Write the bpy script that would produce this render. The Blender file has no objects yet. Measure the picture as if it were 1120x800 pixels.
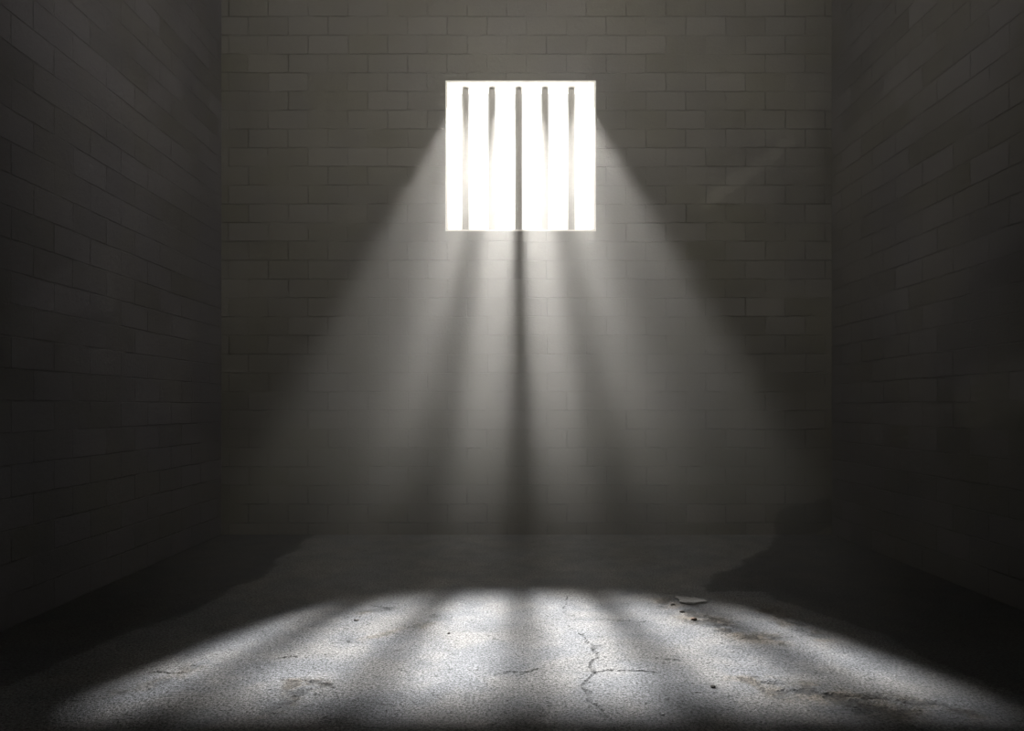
import bpy, bmesh, math, random
from mathutils import Vector

random.seed(7)
C = bpy.context.scene.collection
sc = bpy.context.scene

# ------------------------------------------------------------------ camera
FPX = 800.0            # focal length in pixels of the 1120 x 800 frame
CX, HY = 560.0, 445.0  # vanishing point of the side walls
CAM_H = 0.98
cam_d = bpy.data.cameras.new('camera')
cam_d.sensor_width = 36.0
cam_d.lens = 36.0 * FPX / 1120.0
cam_d.shift_y = 45.0 / 1120.0
cam_d.clip_start = 0.02
cam = bpy.data.objects.new('camera', cam_d)
C.objects.link(cam)
cam.location = (0, 0, CAM_H)
cam.rotation_euler = (math.radians(90), 0, 0)
sc.camera = cam

# ------------------------------------------------------------------ room size
YB = 5.6               # inner face of the window wall
XL, XR = -2.224, 2.448
YR = -1.5              # wall behind the camera
ZC = 4.7
TH = 0.22
WX0, WX1 = -0.510, 0.643
WZ0, WZ1 = 2.324, 3.479

# ------------------------------------------------------------------ world
SKY, LOW_GLOW = 1.7, 6.5
w = bpy.data.worlds.new('world')
sc.world = w
w.use_nodes = True
nt = w.node_tree
bg = nt.nodes['Background']
bg.inputs[0].default_value = (1.0, 0.975, 0.93, 1)
# overcast white sky above the horizon, glow added below to brighten the soffit
_tc = nt.nodes.new('ShaderNodeTexCoord')
_sx = nt.nodes.new('ShaderNodeSeparateXYZ')
nt.links.new(_tc.outputs['Generated'], _sx.inputs[0])
_mr = nt.nodes.new('ShaderNodeMapRange')
_mr.inputs['From Min'].default_value = -0.03
_mr.inputs['From Max'].default_value = 0.03
_mr.inputs['To Min'].default_value = LOW_GLOW
_mr.inputs['To Max'].default_value = SKY
nt.links.new(_sx.outputs[2], _mr.inputs['Value'])
nt.links.new(_mr.outputs[0], bg.inputs[1])

# ------------------------------------------------------------------ lights
# strong low light standing outside the window, shining down through the bars
sd = bpy.data.lights.new('outdoor_light', 'SPOT')
sd.energy = 13200
sd.color = (1.0, 0.985, 0.96)
sd.shadow_soft_size = 0.090
sd.spot_size = math.radians(34.5)
sd.spot_blend = 0.40
so = bpy.data.objects.new('outdoor_light', sd)
C.objects.link(so)
so.location = (0.055, YB + 2.0, 5.30)
_a = math.radians(51.4)
so.rotation_euler = Vector((0.0, -math.sin(_a), -math.cos(_a))).to_track_quat('-Z', 'Y').to_euler()

# its narrow inner beam, the same place
s2 = sd.copy()
s2.energy = 7700
s2.spot_size = math.radians(15.5)
s2.spot_blend = 0.9
so2 = bpy.data.objects.new('outdoor_light', s2)
C.objects.link(so2)
so2.location = so.location
_a = math.radians(43.0)
so2.rotation_euler = Vector((0.0, -math.sin(_a), -math.cos(_a))).to_track_quat('-Z', 'Y').to_euler()

# dim fill light added near the ceiling, out of view, to brighten the walls
fd = bpy.data.lights.new('wall_fill_light', 'AREA')
fd.shape = 'RECTANGLE'
fd.size, fd.size_y = 1.6, 0.5
fd.energy = 88
fd.spread = math.radians(108)
fd.color = (1.0, 0.93, 0.80)
fo = bpy.data.objects.new('wall_fill_light', fd)
C.objects.link(fo)
fo.location = (0.1, 1.2, 4.45)
fo.rotation_euler = (Vector((0.1, YB, 3.6)) - fo.location).to_track_quat('-Z', 'Y').to_euler()

# ------------------------------------------------------------------ view
sc.view_settings.view_transform = 'Standard'
sc.view_settings.look = 'None'
sc.view_settings.exposure = 0.0
sc.view_settings.gamma = 1.0
sc.view_settings.use_curve_mapping = False
sc.cycles.use_denoising = True
sc.cycles.volume_bounces = 0


def fpt(px, py):
    """floor point seen at a pixel"""
    d = FPX * CAM_H / (py - HY)
    return ((px - CX) * d / FPX, d)


def wpt(px, py):
    """point of the window wall seen at a pixel"""
    return ((px - CX) * YB / FPX, CAM_H + (HY - py) * YB / FPX)


# ------------------------------------------------------------------ node helper
class N:
    def __init__(self, name):
        self.m = bpy.data.materials.new(name)
        self.m.use_nodes = True
        self.t = self.m.node_tree
        self.b = self.t.nodes['Principled BSDF']
        self.tc = self.t.nodes.new('ShaderNodeTexCoord')

    def new(self, k, **kw):
        n = self.t.nodes.new(k)
        for a, v in kw.items():
            setattr(n, a, v)
        return n

    def put(self, sock, v):
        if v is None:
            return
        if isinstance(v, bpy.types.NodeSocket):
            self.t.links.new(v, sock)
        else:
            sock.default_value = v

    def math(self, op, a, b=None, c=None, clamp=False):
        n = self.new('ShaderNodeMath', operation=op, use_clamp=clamp)
        self.put(n.inputs[0], a); self.put(n.inputs[1], b); self.put(n.inputs[2], c)
        return n.outputs[0]

    def vmath(self, op, a, b=None, s=None):
        n = self.new('ShaderNodeVectorMath', operation=op)
        self.put(n.inputs[0], a); self.put(n.inputs[1], b)
        if s is not None:
            self.put(n.inputs['Scale'], s)
        return n.outputs['Value'] if op in ('LENGTH', 'DOT_PRODUCT', 'DISTANCE') else n.outputs[0]

    def noise(self, vec, scale, detail=4, rough=0.55, dist=0.0, color=False):
        n = self.new('ShaderNodeTexNoise')
        self.put(n.inputs['Vector'], vec)
        n.inputs['Scale'].default_value = scale
        n.inputs['Detail'].default_value = detail
        n.inputs['Roughness'].default_value = rough
        n.inputs['Distortion'].default_value = dist
        return n.outputs['Color' if color else 'Fac']

    def ramp(self, v, a, b, lo=0.0, hi=1.0, smooth=True):
        n = self.new('ShaderNodeMapRange', interpolation_type='SMOOTHSTEP' if smooth else 'LINEAR')
        self.put(n.inputs['Value'], v)
        n.inputs['From Min'].default_value = a; n.inputs['From Max'].default_value = b
        n.inputs['To Min'].default_value = lo; n.inputs['To Max'].default_value = hi
        return n.outputs[0]

    def mix(self, f, a, b, mode='MIX'):
        n = self.new('ShaderNodeMix', data_type='RGBA', blend_type=mode)
        self.put(n.inputs[0], f); self.put(n.inputs[6], a); self.put(n.inputs[7], b)
        return n.outputs[2]

    def sep(self, v):
        n = self.new('ShaderNodeSeparateXYZ'); self.put(n.inputs[0], v); return n.outputs

    def comb(self, x, y, z=0.0):
        n = self.new('ShaderNodeCombineXYZ')
        self.put(n.inputs[0], x); self.put(n.inputs[1], y); self.put(n.inputs[2], z)
        return n.outputs[0]

    def seg(self, p, a, b):
        """distance from p to the segment a-b in the xy plane"""
        a = Vector((a[0], a[1], 0)); b = Vector((b[0], b[1], 0)); ab = b - a
        pa = self.vmath('SUBTRACT', p, a[:])
        h = self.math('DIVIDE', self.vmath('DOT_PRODUCT', pa, ab[:]), ab.length_squared, clamp=True)
        return self.vmath('LENGTH', self.vmath('SUBTRACT', pa, self.vmath('SCALE', ab[:], None, h)))

    def poly(self, p, pts):
        d = None
        for a, b in zip(pts[:-1], pts[1:]):
            s = self.seg(p, a, b)
            d = s if d is None else self.math('MINIMUM', d, s)
        return d

    def bump(self, h, strength, dist):
        n = self.new('ShaderNodeBump')
        n.inputs['Strength'].default_value = strength
        n.inputs['Distance'].default_value = dist
        self.put(n.inputs['Height'], h)
        self.t.links.new(n.outputs[0], self.b.inputs['Normal'])

    def warp(self, p, scale, amt, detail=4):
        c = self.noise(p, scale, detail, 0.6, color=True)
        return self.vmath('ADD', p, self.vmath('SCALE', self.vmath('SUBTRACT', c, (0.5, 0.5, 0.5)), None, amt))


def rgb(r, g, b):
    return (r, g, b, 1)


# ------------------------------------------------------------------ block wall
def block_wall(name, axis, off, stains=(), base=0.085, seed=0.0, blue=1.0, jo=0.70):
    """blockwork: axis 'x' = wall runs along world x, 'y' = along world y"""
    k = N(name)
    o = k.sep(k.tc.outputs['Object'])
    u = k.math('ADD', o[0] if axis == 'x' else o[1], off)
    v = k.math('SUBTRACT', o[2], 0.0)
    flat = k.comb(o[0] if axis == 'x' else o[1], o[2], seed)
    p = k.comb(u, v, 0.0)
    # courses are slightly uneven
    wc = k.noise(flat, 2.2, 2, 0.5, color=True)
    p = k.vmath('ADD', p, k.vmath('SCALE', k.vmath('SUBTRACT', wc, (0.5, 0.5, 0.5)), None, 0.010))
    wf = k.noise(flat, 24, 3, 0.6, color=True)
    p2 = k.vmath('ADD', p, k.vmath('SCALE', k.vmath('SUBTRACT', wf, (0.5, 0.5, 0.5)), None, 0.008))
    br = k.new('ShaderNodeTexBrick', offset=0.5, offset_frequency=2, squash=1.0)
    k.put(br.inputs['Vector'], p2)
    br.inputs['Color1'].default_value = rgb(0.0, 0.0, 0.0)
    br.inputs['Color2'].default_value = rgb(1, 1, 1)
    br.inputs['Mortar'].default_value = rgb(0.5, 0.5, 0.5)
    br.inputs['Scale'].default_value = 1.0
    br.inputs['Mortar Size'].default_value = 0.0042
    br.inputs['Mortar Smooth'].default_value = 0.35
    br.inputs['Brick Width'].default_value = 0.3045
    br.inputs['Row Height'].default_value = 0.1437
    tint = k.sep(br.outputs['Color'])[0]
    # joints come and go under the paint; bed joints read a bit stronger
    gone = k.ramp(k.noise(flat, 3.1, 3, 0.6), 0.38, 0.62, 0.10, 1.0)
    gone2 = k.ramp(k.noise(flat, 13, 2, 0.6), 0.35, 0.6, 0.45, 1.0)
    joint = k.math('MULTIPLY', br.outputs['Fac'], k.math('MULTIPLY', gone, gone2))
    olive = k.mix(tint, rgb(base * 0.98, base * 0.94, base * 0.74 * blue), rgb(base * 1.05, base * 1.0, base * 0.90 * blue))
    blot = k.noise(flat, 1.6, 5, 0.6)
    c = k.mix(k.ramp(blot, 0.35, 0.68), olive, rgb(base * 0.96, base * 0.925, base * 0.865 * blue))
    val = k.math('MULTIPLY', k.ramp(tint, 0, 1, 0.90, 1.09, False),
                 k.math('MULTIPLY', k.ramp(k.noise(flat, 0.9, 4, 0.6), 0.3, 0.7, 0.86, 1.12),
                        k.ramp(k.noise(flat, 60, 4, 0.7), 0.25, 0.75, 0.93, 1.07)))
    for pts, r, gain, soft in stains:
        pw = k.warp(flat, 7.0, 0.11)
        zfix = k.sep(pw)
        pw = k.comb(zfix[0], zfix[1], 0.0)
        d = k.poly(pw, pts)
        f = k.ramp(d, r, r + soft, 1.0, 0.0)
        val = k.math('MULTIPLY', val, k.math('ADD', 1.0, k.math('MULTIPLY', f, gain - 1.0)))
    # light efflorescent lip just under some joints
    col = k.mix(k.math('MULTIPLY', joint, jo), c, rgb(base * 0.25, base * 0.235, base * 0.2))
    mul = k.new('ShaderNodeVectorMath', operation='SCALE')
    k.put(mul.inputs[0], col); k.put(mul.inputs['Scale'], val)
    k.put(k.b.inputs['Base Color'], mul.outputs[0])
    k.b.inputs['Roughness'].default_value = 0.85
    k.b.inputs['Specular IOR Level'].default_value = 0.18
    h = k.math('SUBTRACT', k.math('ADD', k.math('MULTIPLY', k.noise(flat, 45, 5, 0.65), 0.35), k.math('MULTIPLY', tint, 0.25)), joint)
    k.bump(h, 0.9, 0.010)
    return k.m


back_stains = [
    ([wpt(772, 222), wpt(812, 192), wpt(846, 172), wpt(862, 156)], 0.035, 1.28, 0.03),
    ([wpt(600, -20), wpt(700, 8)], 0.06, 1.12, 0.15),
    ([wpt(744, 232), wpt(768, 246)], 0.03, 0.84, 0.05),
    ([wpt(905, 130), wpt(912, 250)], 0.05, 0.80, 0.12),
    ([wpt(862, 575), wpt(905, 560)], 0.10, 0.55, 0.03),
    ([wpt(440, 70), wpt(475, 74)], 0.03, 1.15, 0.04),
]
MAT_BACK = block_wall('painted_block_back', 'x', 0.3045 * 20 - wpt(337, 0)[0] + 0.0, back_stains, seed=0.0)
# align courses: a bed joint lies at pixel row 18
_z = wpt(0, 18)[1] % 0.1437
for nd in MAT_BACK.node_tree.nodes:
    if nd.type == 'MATH' and nd.operation == 'SUBTRACT' and nd.inputs[1].default_value == 0.0 and not nd.inputs[1].is_linked and nd.inputs[0].is_linked and nd.inputs[0].links[0].from_node.type == 'SEPXYZ':
        nd.inputs[1].default_value = _z
        break
MAT_LEFT = block_wall('painted_block_left', 'y', 10.0, [([(3.3, 1.30), (3.75, 1.62), (4.0, 1.60)], 0.07, 1.25, 0.08)], base=0.112, seed=3.3, blue=1.17, jo=0.5)
MAT_RIGHT = block_wall('painted_block_right', 'y', 10.1, [([(3.35, 1.10), (3.9, 1.0)], 0.10, 1.3, 0.08)], base=0.105, seed=7.7, blue=1.10, jo=0.5)
MAT_REAR = block_wall('painted_block_rear', 'x', 10.0, base=0.10, seed=11.0)


# ------------------------------------------------------------------ floor
# The damage of the floor is worked out once per vertex of a fine grid: R = scabbed band, G = crack, last mask = stains plus shade painted outside the lit patch
import numpy as np


def vnoise(x, y, scale, octaves=4, seed=0):
    """smooth value noise, 0..1"""
    tot = np.zeros_like(x); amp = 1.0; norm = 0.0
    for o in range(octaves):
        rs = np.random.RandomState(seed * 31 + o)
        tab = rs.rand(256, 256)
        u = x * scale * 2 ** o + 37.3 * (o + 1); v = y * scale * 2 ** o + 11.7 * (o + 1)
        iu = np.floor(u).astype(int); iv = np.floor(v).astype(int)
        fu = u - iu; fv = v - iv
        fu = fu * fu * (3 - 2 * fu); fv = fv * fv * (3 - 2 * fv)
        g = lambda i, j: tab[i % 256, j % 256]
        n = (g(iu, iv) * (1 - fu) + g(iu + 1, iv) * fu) * (1 - fv) + (g(iu, iv + 1) * (1 - fu) + g(iu + 1, iv + 1) * fu) * fv
        tot += n * amp; norm += amp; amp *= 0.55
    return tot / norm


def poly_dist(x, y, pts):
    d = np.full(x.shape, 1e9)
    for (ax, ay), (bx, by) in zip(pts[:-1], pts[1:]):
        dx, dy = bx - ax, by - ay
        h = np.clip(((x - ax) * dx + (y - ay) * dy) / (dx * dx + dy * dy), 0, 1)
        d = np.minimum(d, np.hypot(x - ax - h * dx, y - ay - h * dy))
    return d


def sstep(v, a, b):
    t = np.clip((v - a) / (b - a), 0, 1)
    return t * t * (3 - 2 * t)


BANDS = (([fpt(735, 657), fpt(765, 678), fpt(800, 692), fpt(850, 702)], 0.055, 1.0),
         ([fpt(826, 744), fpt(880, 756), fpt(960, 764), fpt(1040, 775)], 0.050, 1.0),
         ([fpt(880, 760), fpt(940, 772), fpt(1000, 772)], 0.060, 0.9),
         ([fpt(325, 746), fpt(345, 749), fpt(330, 762), fpt(290, 786)], 0.028, 0.9),
         ([fpt(392, 668), fpt(430, 664)], 0.03, 0.7),
         ([fpt(378, 702), fpt(440, 690), fpt(480, 676)], 0.025, 0.6),
         ([fpt(840, 668), fpt(905, 702)], 0.045, 0.7),
         ([fpt(130, 760), fpt(200, 735)], 0.03, 0.6))
CRACKS = (([fpt(653, 708), fpt(648, 735), fpt(638, 762), fpt(660, 784)], 0.0042),
          ([fpt(621, 652), fpt(619, 680), fpt(655, 715)], 0.0016),
          ([fpt(648, 735), fpt(680, 733), fpt(716, 737)], 0.0032),
          ([fpt(680, 718), fpt(742, 722)], 0.0035),
          ([fpt(540, 739), fpt(588, 731)], 0.0042),
          ([fpt(600, 678), fpt(705, 679)], 0.003),
          ([fpt(166, 736), fpt(216, 733)], 0.004),
          ([fpt(326, 744), fpt(345, 746), fpt(359, 753)], 0.007),
          ([fpt(345, 760), fpt(356, 757)], 0.006),
          ([fpt(826, 744), fpt(852, 748), fpt(882, 758)], 0.010),
          ([fpt(842, 753), fpt(856, 757)], 0.008),
          ([fpt(900, 760), fpt(960, 763), fpt(1010, 772)], 0.008),
          ([fpt(306, 721), fpt(322, 719)], 0.004),
          ([fpt(404, 662), fpt(430, 665)], 0.004))


def floor_damage(x, y):
    wx = x + (vnoise(x, y, 7, 5, 1) - 0.5) * 0.20
    wy = y + (vnoise(x, y, 7, 5, 2) - 0.5) * 0.20
    band = np.zeros_like(x)
    for pts, r, g in BANDS:
        band = np.maximum(band, g * (1 - sstep(poly_dist(wx, wy, pts), r * 0.2, r * 2.2)))
    pit = 1 - sstep(vnoise(x, y, 22, 5, 3), 0.44, 0.54)
    sparse = 0.4 * (1 - sstep(vnoise(x * 0.7, y * 1.6, 26, 4, 4), 0.22, 0.27))
    pits = np.maximum(band * pit, sparse)
    cx = x + (vnoise(x, y, 13, 5, 5) - 0.5) * 0.075
    cy = y + (vnoise(x, y, 13, 5, 6) - 0.5) * 0.075
    crack = np.zeros_like(x)
    for pts, r in CRACKS:
        crack = np.maximum(crack, 1 - sstep(poly_dist(cx, cy, pts), r * 0.3, r * 1.7))
    crack *= 0.35 + 0.65 * sstep(vnoise(x, y, 9, 3, 7), 0.3, 0.55)
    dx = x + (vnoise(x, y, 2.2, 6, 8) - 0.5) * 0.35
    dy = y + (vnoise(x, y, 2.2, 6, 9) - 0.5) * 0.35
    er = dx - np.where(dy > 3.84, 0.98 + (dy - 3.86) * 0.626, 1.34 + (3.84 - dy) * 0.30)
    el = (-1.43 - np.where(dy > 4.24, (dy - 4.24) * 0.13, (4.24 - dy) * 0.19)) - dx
    dirt_shade = sstep(np.maximum(er, el), -0.01, 0.03)  # stained floor by the walls, plus shade painted around the lit patch
    return band, pits, crack, dirt_shade


def floor_material():
    k = N('worn_concrete')
    P = k.tc.outputs['Object']
    at = k.new('ShaderNodeAttribute', attribute_name='damage')
    a = k.new('ShaderNodeSeparateColor')
    k.put(a.inputs[0], at.outputs['Color'])
    at2 = k.new('ShaderNodeAttribute', attribute_name='stain_shade')
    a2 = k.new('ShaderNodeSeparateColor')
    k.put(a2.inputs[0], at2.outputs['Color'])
    band, pits, crack, dirt_shade = a.outputs[0], a.outputs[1], a.outputs[2], a2.outputs[0]
    big = k.noise(P, 1.3, 5, 0.6)
    med = k.noise(P, 6.0, 6, 0.65)
    fine = k.noise(P, 105, 4, 0.8)
    hue = k.noise(P, 3.0, 4, 0.6)
    c = k.mix(k.ramp(hue, 0.38, 0.62), rgb(*FL_A), rgb(*FL_B))
    v = k.math('MULTIPLY', k.ramp(big, 0.3, 0.7, 0.88, 1.08), k.ramp(med, 0.3, 0.7, 0.84, 1.13))
    v = k.math('MULTIPLY', v, k.ramp(fine, 0.33, 0.67, 0.15, 1.85))
    v = k.math('MULTIPLY', v, k.math('SUBTRACT', 1.0, k.math('MULTIPLY', pits, 0.60)))
    v = k.math('MULTIPLY', v, k.math('SUBTRACT', 1.0, k.math('MULTIPLY', crack, 0.50)))
    v = k.math('MULTIPLY', v, k.math('SUBTRACT', 1.0, k.math('MULTIPLY', band, 0.18)))
    v = k.math('MULTIPLY', v, k.math('SUBTRACT', 1.0, k.math('MULTIPLY', dirt_shade, 0.55)))  # darkens the stains and the painted shade beside the patch
    c = k.mix(k.math('MULTIPLY', band, k.ramp(med, 0.42, 0.6, 0.0, 0.6)), c, rgb(0.15, 0.12, 0.085))
    sc_ = k.new('ShaderNodeVectorMath', operation='SCALE')
    k.put(sc_.inputs[0], c); k.put(sc_.inputs['Scale'], v)
    k.put(k.b.inputs['Base Color'], sc_.outputs[0])
    k.b.inputs['Roughness'].default_value = 0.8
    k.b.inputs['Specular IOR Level'].default_value = 0.2
    k.bump(k.math('ADD', k.math('MULTIPLY', fine, 0.6), k.math('MULTIPLY', med, 0.5)), 1.0, 0.012)
    return k.m


FL_A = (0.117, 0.120, 0.1265)
FL_B = (0.130, 0.127, 0.1235)
MAT_FLOOR = floor_material()


def simple(name, col, rough=0.8, nscale=20, amp=0.2, bump=0.004, metal=0.0, spec=0.3):
    k = N(name)
    P = k.tc.outputs['Object']
    n = k.noise(P, nscale, 5, 0.65)
    v = k.ramp(n, 0.3, 0.7, 1 - amp, 1 + amp)
    s = k.new('ShaderNodeVectorMath', operation='SCALE')
    k.put(s.inputs[0], col[:3]); k.put(s.inputs['Scale'], v)
    k.put(k.b.inputs['Base Color'], s.outputs[0])
    k.b.inputs['Roughness'].default_value = rough
    k.b.inputs['Metallic'].default_value = metal
    k.b.inputs['Specular IOR Level'].default_value = spec
    k.bump(n, 0.5, bump)
    return k.m


MAT_CEIL = simple('ceiling_concrete', (0.10, 0.097, 0.09), 0.9, 4, 0.15)
MAT_REVEAL = simple('white_plaster', (0.90, 0.88, 0.84), 0.8, 14, 0.02)
MAT_BAR = simple('grey_painted_steel', (0.26, 0.25, 0.235), 0.55, 30, 0.12, 0.002, 0.2, 0.4)
MAT_COLLAR = simple('pale_mortar', (0.62, 0.59, 0.53), 0.9, 40, 0.10)
MAT_CHIP = simple('broken_concrete', (0.20, 0.197, 0.192), 0.9, 60, 0.25, 0.006)
MAT_STONE_D = simple('dark_stone', (0.05, 0.042, 0.036), 0.8, 60, 0.25)
MAT_STONE_B = simple('brown_stone', (0.12, 0.075, 0.05), 0.8, 60, 0.25)
MAT_FILL = simple('grey_fill_housing', (0.2, 0.2, 0.2), 0.5, 10, 0.05)  # housing colour for the added fill light, unused


# ------------------------------------------------------------------ mesh helpers
def mesh_obj(name, bm, mats, parent=None):
    me = bpy.data.meshes.new(name)
    bmesh.ops.recalc_face_normals(bm, faces=bm.faces)
    bm.to_mesh(me); bm.free()
    for m in (mats if isinstance(mats, (list, tuple)) else [mats]):
        me.materials.append(m)
    o = bpy.data.objects.new(name, me)
    C.objects.link(o)
    if parent:
        o.parent = parent
    return o


def box_bm(x0, x1, y0, y1, z0, z1):
    bm = bmesh.new()
    bmesh.ops.create_cube(bm, size=1.0)
    for v in bm.verts:
        v.co = ((x0 + x1) / 2 + v.co.x * (x1 - x0), (y0 + y1) / 2 + v.co.y * (y1 - y0), (z0 + z1) / 2 + v.co.z * (z1 - z0))
    return bm


def structure(o):
    o['kind'] = 'structure'
    return o


# ------------------------------------------------------------------ room shell
def floor_mesh():
    gx = np.unique(np.round(np.concatenate([np.linspace(XL - TH, -1.9, 12), np.arange(-1.9, 1.9, 0.0065), np.linspace(1.9, XR + TH, 16)]), 4))
    gy = np.unique(np.round(np.concatenate([np.linspace(YR - TH, 2.15, 20), np.arange(2.15, 3.3, 0.0065), np.arange(3.3, 4.1, 0.010),
                                            np.linspace(4.1, YB + TH, 60)]), 4))
    nx, ny = len(gx), len(gy)
    X, Y = np.meshgrid(gx, gy)
    band, pits, crack, dirt_shade = floor_damage(X, Y)
    # real relief of a few millimetres
    Z = -0.004 * pits - 0.005 * crack + (vnoise(X, Y, 5, 4, 12) - 0.5) * 0.004 * band
    grit = np.random.RandomState(4).rand(*X.shape)
    Z -= 0.0022 * grit ** 3 * (X > -1.9) * (X < 1.9) * (Y > 2.15) * (Y < 4.0)
    Z = np.minimum(Z, 0.0)
    top = np.stack([X, Y, Z], -1).reshape(-1, 3)
    under = np.array([[gx[0], gy[0], -0.2], [gx[-1], gy[0], -0.2], [gx[-1], gy[-1], -0.2], [gx[0], gy[-1], -0.2]])
    I = np.arange(nx * ny).reshape(ny, nx)
    q = np.stack([I[:-1, :-1], I[:-1, 1:], I[1:, 1:], I[1:, :-1]], -1).reshape(-1, 4)
    n0 = nx * ny
    faces = q.tolist() + [[n0 + 3, n0 + 2, n0 + 1, n0]]
    faces += [I[0, ::-1].tolist() + [n0, n0 + 1], I[:, -1][::-1].tolist() + [n0 + 1, n0 + 2],
              I[-1, :].tolist() + [n0 + 2, n0 + 3], I[:, 0].tolist() + [n0 + 3, n0]]
    me = bpy.data.meshes.new('floor')
    me.from_pydata(np.concatenate([top, under]).tolist(), [], faces)
    for nm, chans in (('damage', (band, pits, crack)), ('stain_shade', (dirt_shade, dirt_shade, dirt_shade))):
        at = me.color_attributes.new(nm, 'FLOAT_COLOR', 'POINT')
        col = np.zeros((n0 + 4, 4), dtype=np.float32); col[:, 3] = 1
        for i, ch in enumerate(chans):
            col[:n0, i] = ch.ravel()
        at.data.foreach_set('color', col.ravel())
    me.materials.append(MAT_FLOOR)
    o = bpy.data.objects.new('floor', me)
    C.objects.link(o)
    return structure(o)


floor_mesh()
structure(mesh_obj('ceiling', box_bm(XL - TH, XR + TH, YR - TH, YB + TH, ZC, ZC + 0.2), MAT_CEIL))
structure(mesh_obj('wall_left', box_bm(XL - TH, XL, YR, YB, 0.0, ZC), MAT_LEFT))
structure(mesh_obj('wall_right', box_bm(XR, XR + TH, YR, YB, 0.0, ZC), MAT_RIGHT))
structure(mesh_obj('wall_rear', box_bm(XL - TH, XR + TH, YR - TH, YR, 0.0, ZC), MAT_REAR))


def window_wall():
    bm = bmesh.new()
    xs = [XL - TH, WX0, WX1, XR + TH]
    zs = [0.0, WZ0, WZ1, ZC]
    g = {}
    for yi, y in enumerate((YB, YB + TH)):
        for i, x in enumerate(xs):
            for j, z in enumerate(zs):
                g[yi, i, j] = bm.verts.new((x, y, z))
    for yi in (0, 1):
        for i in range(3):
            for j in range(3):
                if i == 1 and j == 1:
                    continue
                bm.faces.new([g[yi, i, j], g[yi, i + 1, j], g[yi, i + 1, j + 1], g[yi, i, j + 1]])
    for i in range(3):
        bm.faces.new([g[0, i, 0], g[0, i + 1, 0], g[1, i + 1, 0], g[1, i, 0]])
        bm.faces.new([g[0, i, 3], g[0, i + 1, 3], g[1, i + 1, 3], g[1, i, 3]])
        bm.faces.new([g[0, 0, i], g[0, 0, i + 1], g[1, 0, i + 1], g[1, 0, i]])
        bm.faces.new([g[0, 3, i], g[0, 3, i + 1], g[1, 3, i + 1], g[1, 3, i]])
    ring = [(1, 1), (2, 1), (2, 2), (1, 2)]
    for a, b in zip(ring, ring[1:] + ring[:1]):
        bm.faces.new([g[0, a[0], a[1]], g[0, b[0], b[1]], g[1, b[0], b[1]], g[1, a[0], a[1]]])
    return structure(mesh_obj('wall_back', bm, MAT_BACK))


window_wall()

# plastered lining of the opening: a thin open box, its inner face is the opening
T = 0.012


def lining():
    bm = bmesh.new()
    e = 0.0005
    y0, y1 = YB + 0.001, YB + TH - 0.001
    outer = [(WX0 + e, WZ0 + e), (WX1 - e, WZ0 + e), (WX1 - e, WZ1 - e), (WX0 + e, WZ1 - e)]
    inner = [(WX0 + T, WZ0 + T), (WX1 - T, WZ0 + T), (WX1 - T, WZ1 - T), (WX0 + T, WZ1 - T)]
    V = {}
    for n, ring in (('o', outer), ('i', inner)):
        for q, y in enumerate((y0, y1)):
            for k_, (x, z) in enumerate(ring):
                V[n, q, k_] = bm.verts.new((x, y, z))
    for k_ in range(4):
        l = (k_ + 1) % 4
        bm.faces.new([V['i', 0, k_], V['i', 0, l], V['i', 1, l], V['i', 1, k_]])
        bm.faces.new([V['o', 0, k_], V['o', 0, l], V['o', 1, l], V['o', 1, k_]])
        for q in (0, 1):
            bm.faces.new([V['o', q, k_], V['o', q, l], V['i', q, l], V['i', q, k_]])
    return structure(mesh_obj('window_1', bm, MAT_REVEAL))


lining()

# ------------------------------------------------------------------ window bars
BAR_Y = YB + 0.115
BAR_R = 0.0275


def bar_mesh():
    bm = bmesh.new()
    L = (WZ1 - T) - (WZ0 + T)
    seg = 24
    rings = [(0.0, BAR_R), (0.02, BAR_R), (L - 0.020, BAR_R), (L - 0.010, BAR_R * 0.92), (L - 0.004, BAR_R * 0.72), (L, BAR_R * 0.55)]
    prev = None
    for z, r in rings:
        cur = [bm.verts.new((r * math.cos(2 * math.pi * i / seg), r * math.sin(2 * math.pi * i / seg), z)) for i in range(seg)]
        if prev:
            for i in range(seg):
                f = bm.faces.new([prev[i], prev[(i + 1) % seg], cur[(i + 1) % seg], cur[i]])
                f.smooth = True
        else:
            bm.faces.new(cur[::-1])
        prev = cur
    bm.faces.new(prev)
    return bm


def collar_mesh():
    bm = bmesh.new()
    L = (WZ1 - T) - (WZ0 + T)
    seg = 20
    prev = None
    for z, r in ((L - 0.004, BAR_R * 0.9), (L - 0.0015, BAR_R * 1.12), (L, BAR_R * 1.18)):
        cur = []
        for i in range(seg):
            a = 2 * math.pi * i / seg
            rr = r * (1 + 0.05 * math.sin(3 * a + 1))
            cur.append(bm.verts.new((rr * math.cos(a), rr * math.sin(a), z)))
        if prev:
            for i in range(seg):
                bm.faces.new([prev[i], prev[(i + 1) % seg], cur[(i + 1) % seg], cur[i]])
        else:
            bm.faces.new(cur[::-1])
        prev = cur
    bm.faces.new(prev)
    return bm


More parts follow.
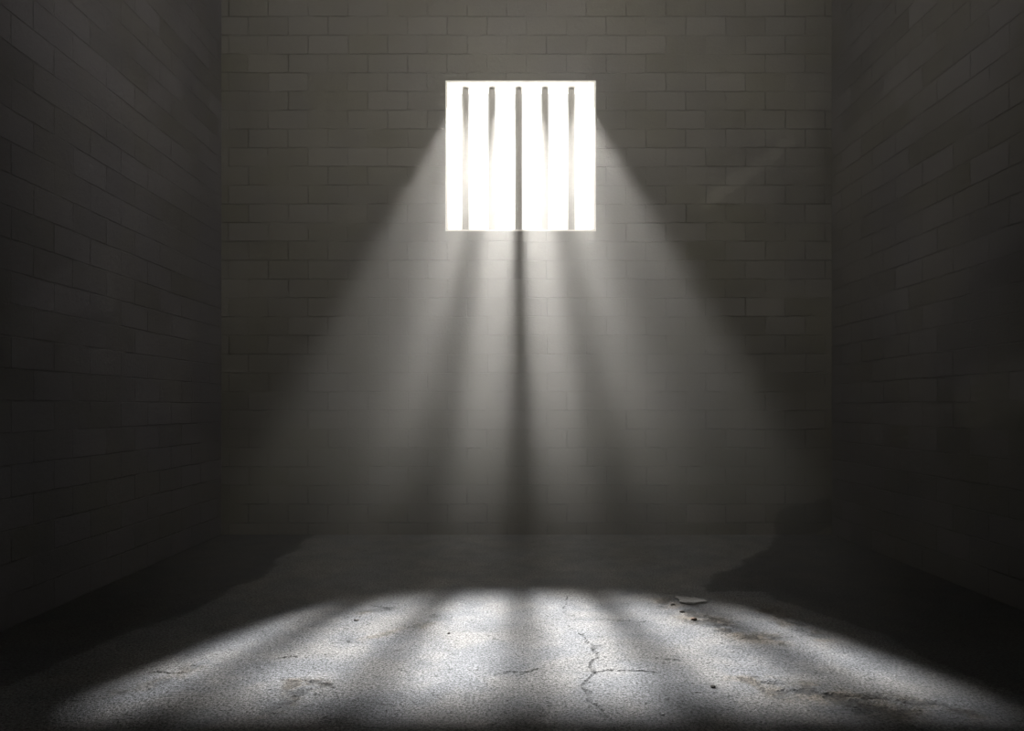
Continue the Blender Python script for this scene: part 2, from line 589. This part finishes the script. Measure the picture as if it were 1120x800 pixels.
bar_px = [509, 538, 567.2, 596, 625]
bar_labels = ['round grey steel window bar nearest the left side of the opening',
              'grey steel window bar between the leftmost bar and the middle bar',
              'grey steel bar in the middle of the bright window, darkest of the five',
              'grey steel window bar between the middle bar and the rightmost bar',
              'round grey steel window bar nearest the right side of the opening']
bar0 = collar0 = None
for px, lab in zip(bar_px, bar_labels):
    x = (px - CX) * BAR_Y / FPX
    if bar0 is None:
        b = bar0 = mesh_obj('window_bar', bar_mesh(), MAT_BAR)
        c0 = collar0 = mesh_obj('mortar_collar', collar_mesh(), MAT_COLLAR, b)
        c0['label'] = 'pale mortar ring at the top of the bar'
    else:
        b = bar0.copy(); C.objects.link(b)
        c1 = collar0.copy(); C.objects.link(c1); c1.parent = b
    b.location = (x, BAR_Y, WZ0 + T)
    b['label'] = lab
    b['category'] = 'window bar'
    b['group'] = 'bars in the barred cell window'


# ------------------------------------------------------------------ loose bits on the floor
def lump(name, px, py, sx, sy, sz, mat, label, cat, seed, group=None, flat=0.0):
    rnd = random.Random(seed)
    x, y = fpt(px, py)
    bm = bmesh.new()
    bmesh.ops.create_icosphere(bm, subdivisions=3, radius=1.0)
    dirs = [(Vector((rnd.gauss(0, 1), rnd.gauss(0, 1), rnd.gauss(0, 0.6))).normalized(), rnd.uniform(0.62, 0.92)) for _ in range(11)]
    for v in bm.verts:
        n = v.co.normalized()
        for d, lim in dirs:                      # flat fracture faces
            t = v.co.dot(d)
            if t > lim:
                v.co -= d * (t - lim)
        v.co *= 1 + 0.05 * math.sin(7 * n.x + seed) * math.cos(6 * n.y)
        if v.co.z < -0.45:
            v.co.z = -0.45
        if flat and v.co.z > flat:
            v.co.z = flat + (v.co.z - flat) * 0.2 + 0.06 * math.sin(9 * n.x + seed) * math.cos(8 * n.y)
    for v in bm.verts:
        if flat:
            an = math.atan2(v.co.y, v.co.x)
            q = 1 + 0.16 * math.sin(3 * an + 1.0) + 0.10 * math.sin(5 * an + 2.0) + 0.05 * math.sin(11 * an)
            v.co.x *= q; v.co.y *= q
        v.co = (v.co.x * sx, v.co.y * sy, (v.co.z + 0.45) * sz)
    o = mesh_obj(name, bm, mat)
    o.location = (x, y, -0.0005)
    o.rotation_euler.z = rnd.uniform(-0.4, 0.4)
    o['label'] = label
    o['category'] = cat
    if group:
        o['group'] = group
    return o


lump('concrete_chip', 757, 658, 0.078, 0.075, 0.011, MAT_CHIP,
     'flat pale broken concrete flake at the far right edge of the lit floor', 'rubble', 3, flat=0.35)
G = 'small stones on the lit floor'
lump('pebble', 491, 693.5, 0.007, 0.007, 0.006, MAT_STONE_D,
     'tiny black pebble alone on the pale floor, left of centre below the window', 'pebble', 5, G)
lump('pebble', 390, 679, 0.013, 0.010, 0.005, MAT_STONE_D,
     'dark pebble near the far left part of the lit floor', 'pebble', 8, G)
lump('pebble', 736, 662, 0.013, 0.010, 0.006, MAT_STONE_D,
     'dark pebble on the lit floor just in front of the pale concrete flake', 'pebble', 9, G)
lump('pebble', 746, 670, 0.016, 0.011, 0.006, MAT_STONE_D,
     'dark flat pebble between the one by the concrete flake and the brown one', 'pebble', 12, G)
lump('pebble', 759, 678, 0.016, 0.012, 0.007, MAT_STONE_B,
     'reddish brown pebble in the rough patch on the right of the lit floor', 'pebble', 14, G)
lump('pebble', 780, 752, 0.010, 0.008, 0.006, MAT_STONE_D,
     'dark pebble near the front of the lit floor, right of centre', 'pebble', 17, G)

# ------------------------------------------------------------------ haze filling the cell
hz = bpy.data.materials.new('dusty_air')
hz.use_nodes = True
t = hz.node_tree
for n in list(t.nodes):
    if n.type == 'BSDF_PRINCIPLED':
        t.nodes.remove(n)
out = [n for n in t.nodes if n.type == 'OUTPUT_MATERIAL'][0]
vs = t.nodes.new('ShaderNodeVolumeScatter')
vs.inputs['Color'].default_value = (1.0, 0.955, 0.89, 1)
# the dust hangs higher up, the air close to the floor is clearer
tcv = t.nodes.new('ShaderNodeTexCoord')
sxyz = t.nodes.new('ShaderNodeSeparateXYZ')
t.links.new(tcv.outputs['Object'], sxyz.inputs[0])
mrv = t.nodes.new('ShaderNodeMapRange')
mrv.interpolation_type = 'SMOOTHSTEP'
mrv.inputs['From Min'].default_value = 0.15
mrv.inputs['From Max'].default_value = 1.15
mrv.inputs['To Min'].default_value = 0.006
mrv.inputs['To Max'].default_value = 0.062
t.links.new(sxyz.outputs[2], mrv.inputs['Value'])
t.links.new(mrv.outputs[0], vs.inputs['Density'])
vs.inputs['Anisotropy'].default_value = 0.64
t.links.new(vs.outputs[0], out.inputs['Volume'])
haze = mesh_obj('dusty_haze', box_bm(XL + 0.002, XR - 0.002, YR + 0.002, YB - 0.002, 0.05, ZC - 0.002), hz)
haze['label'] = 'thin dusty haze filling the whole cell and catching the light beams'
haze['category'] = 'haze'
haze['kind'] = 'stuff'
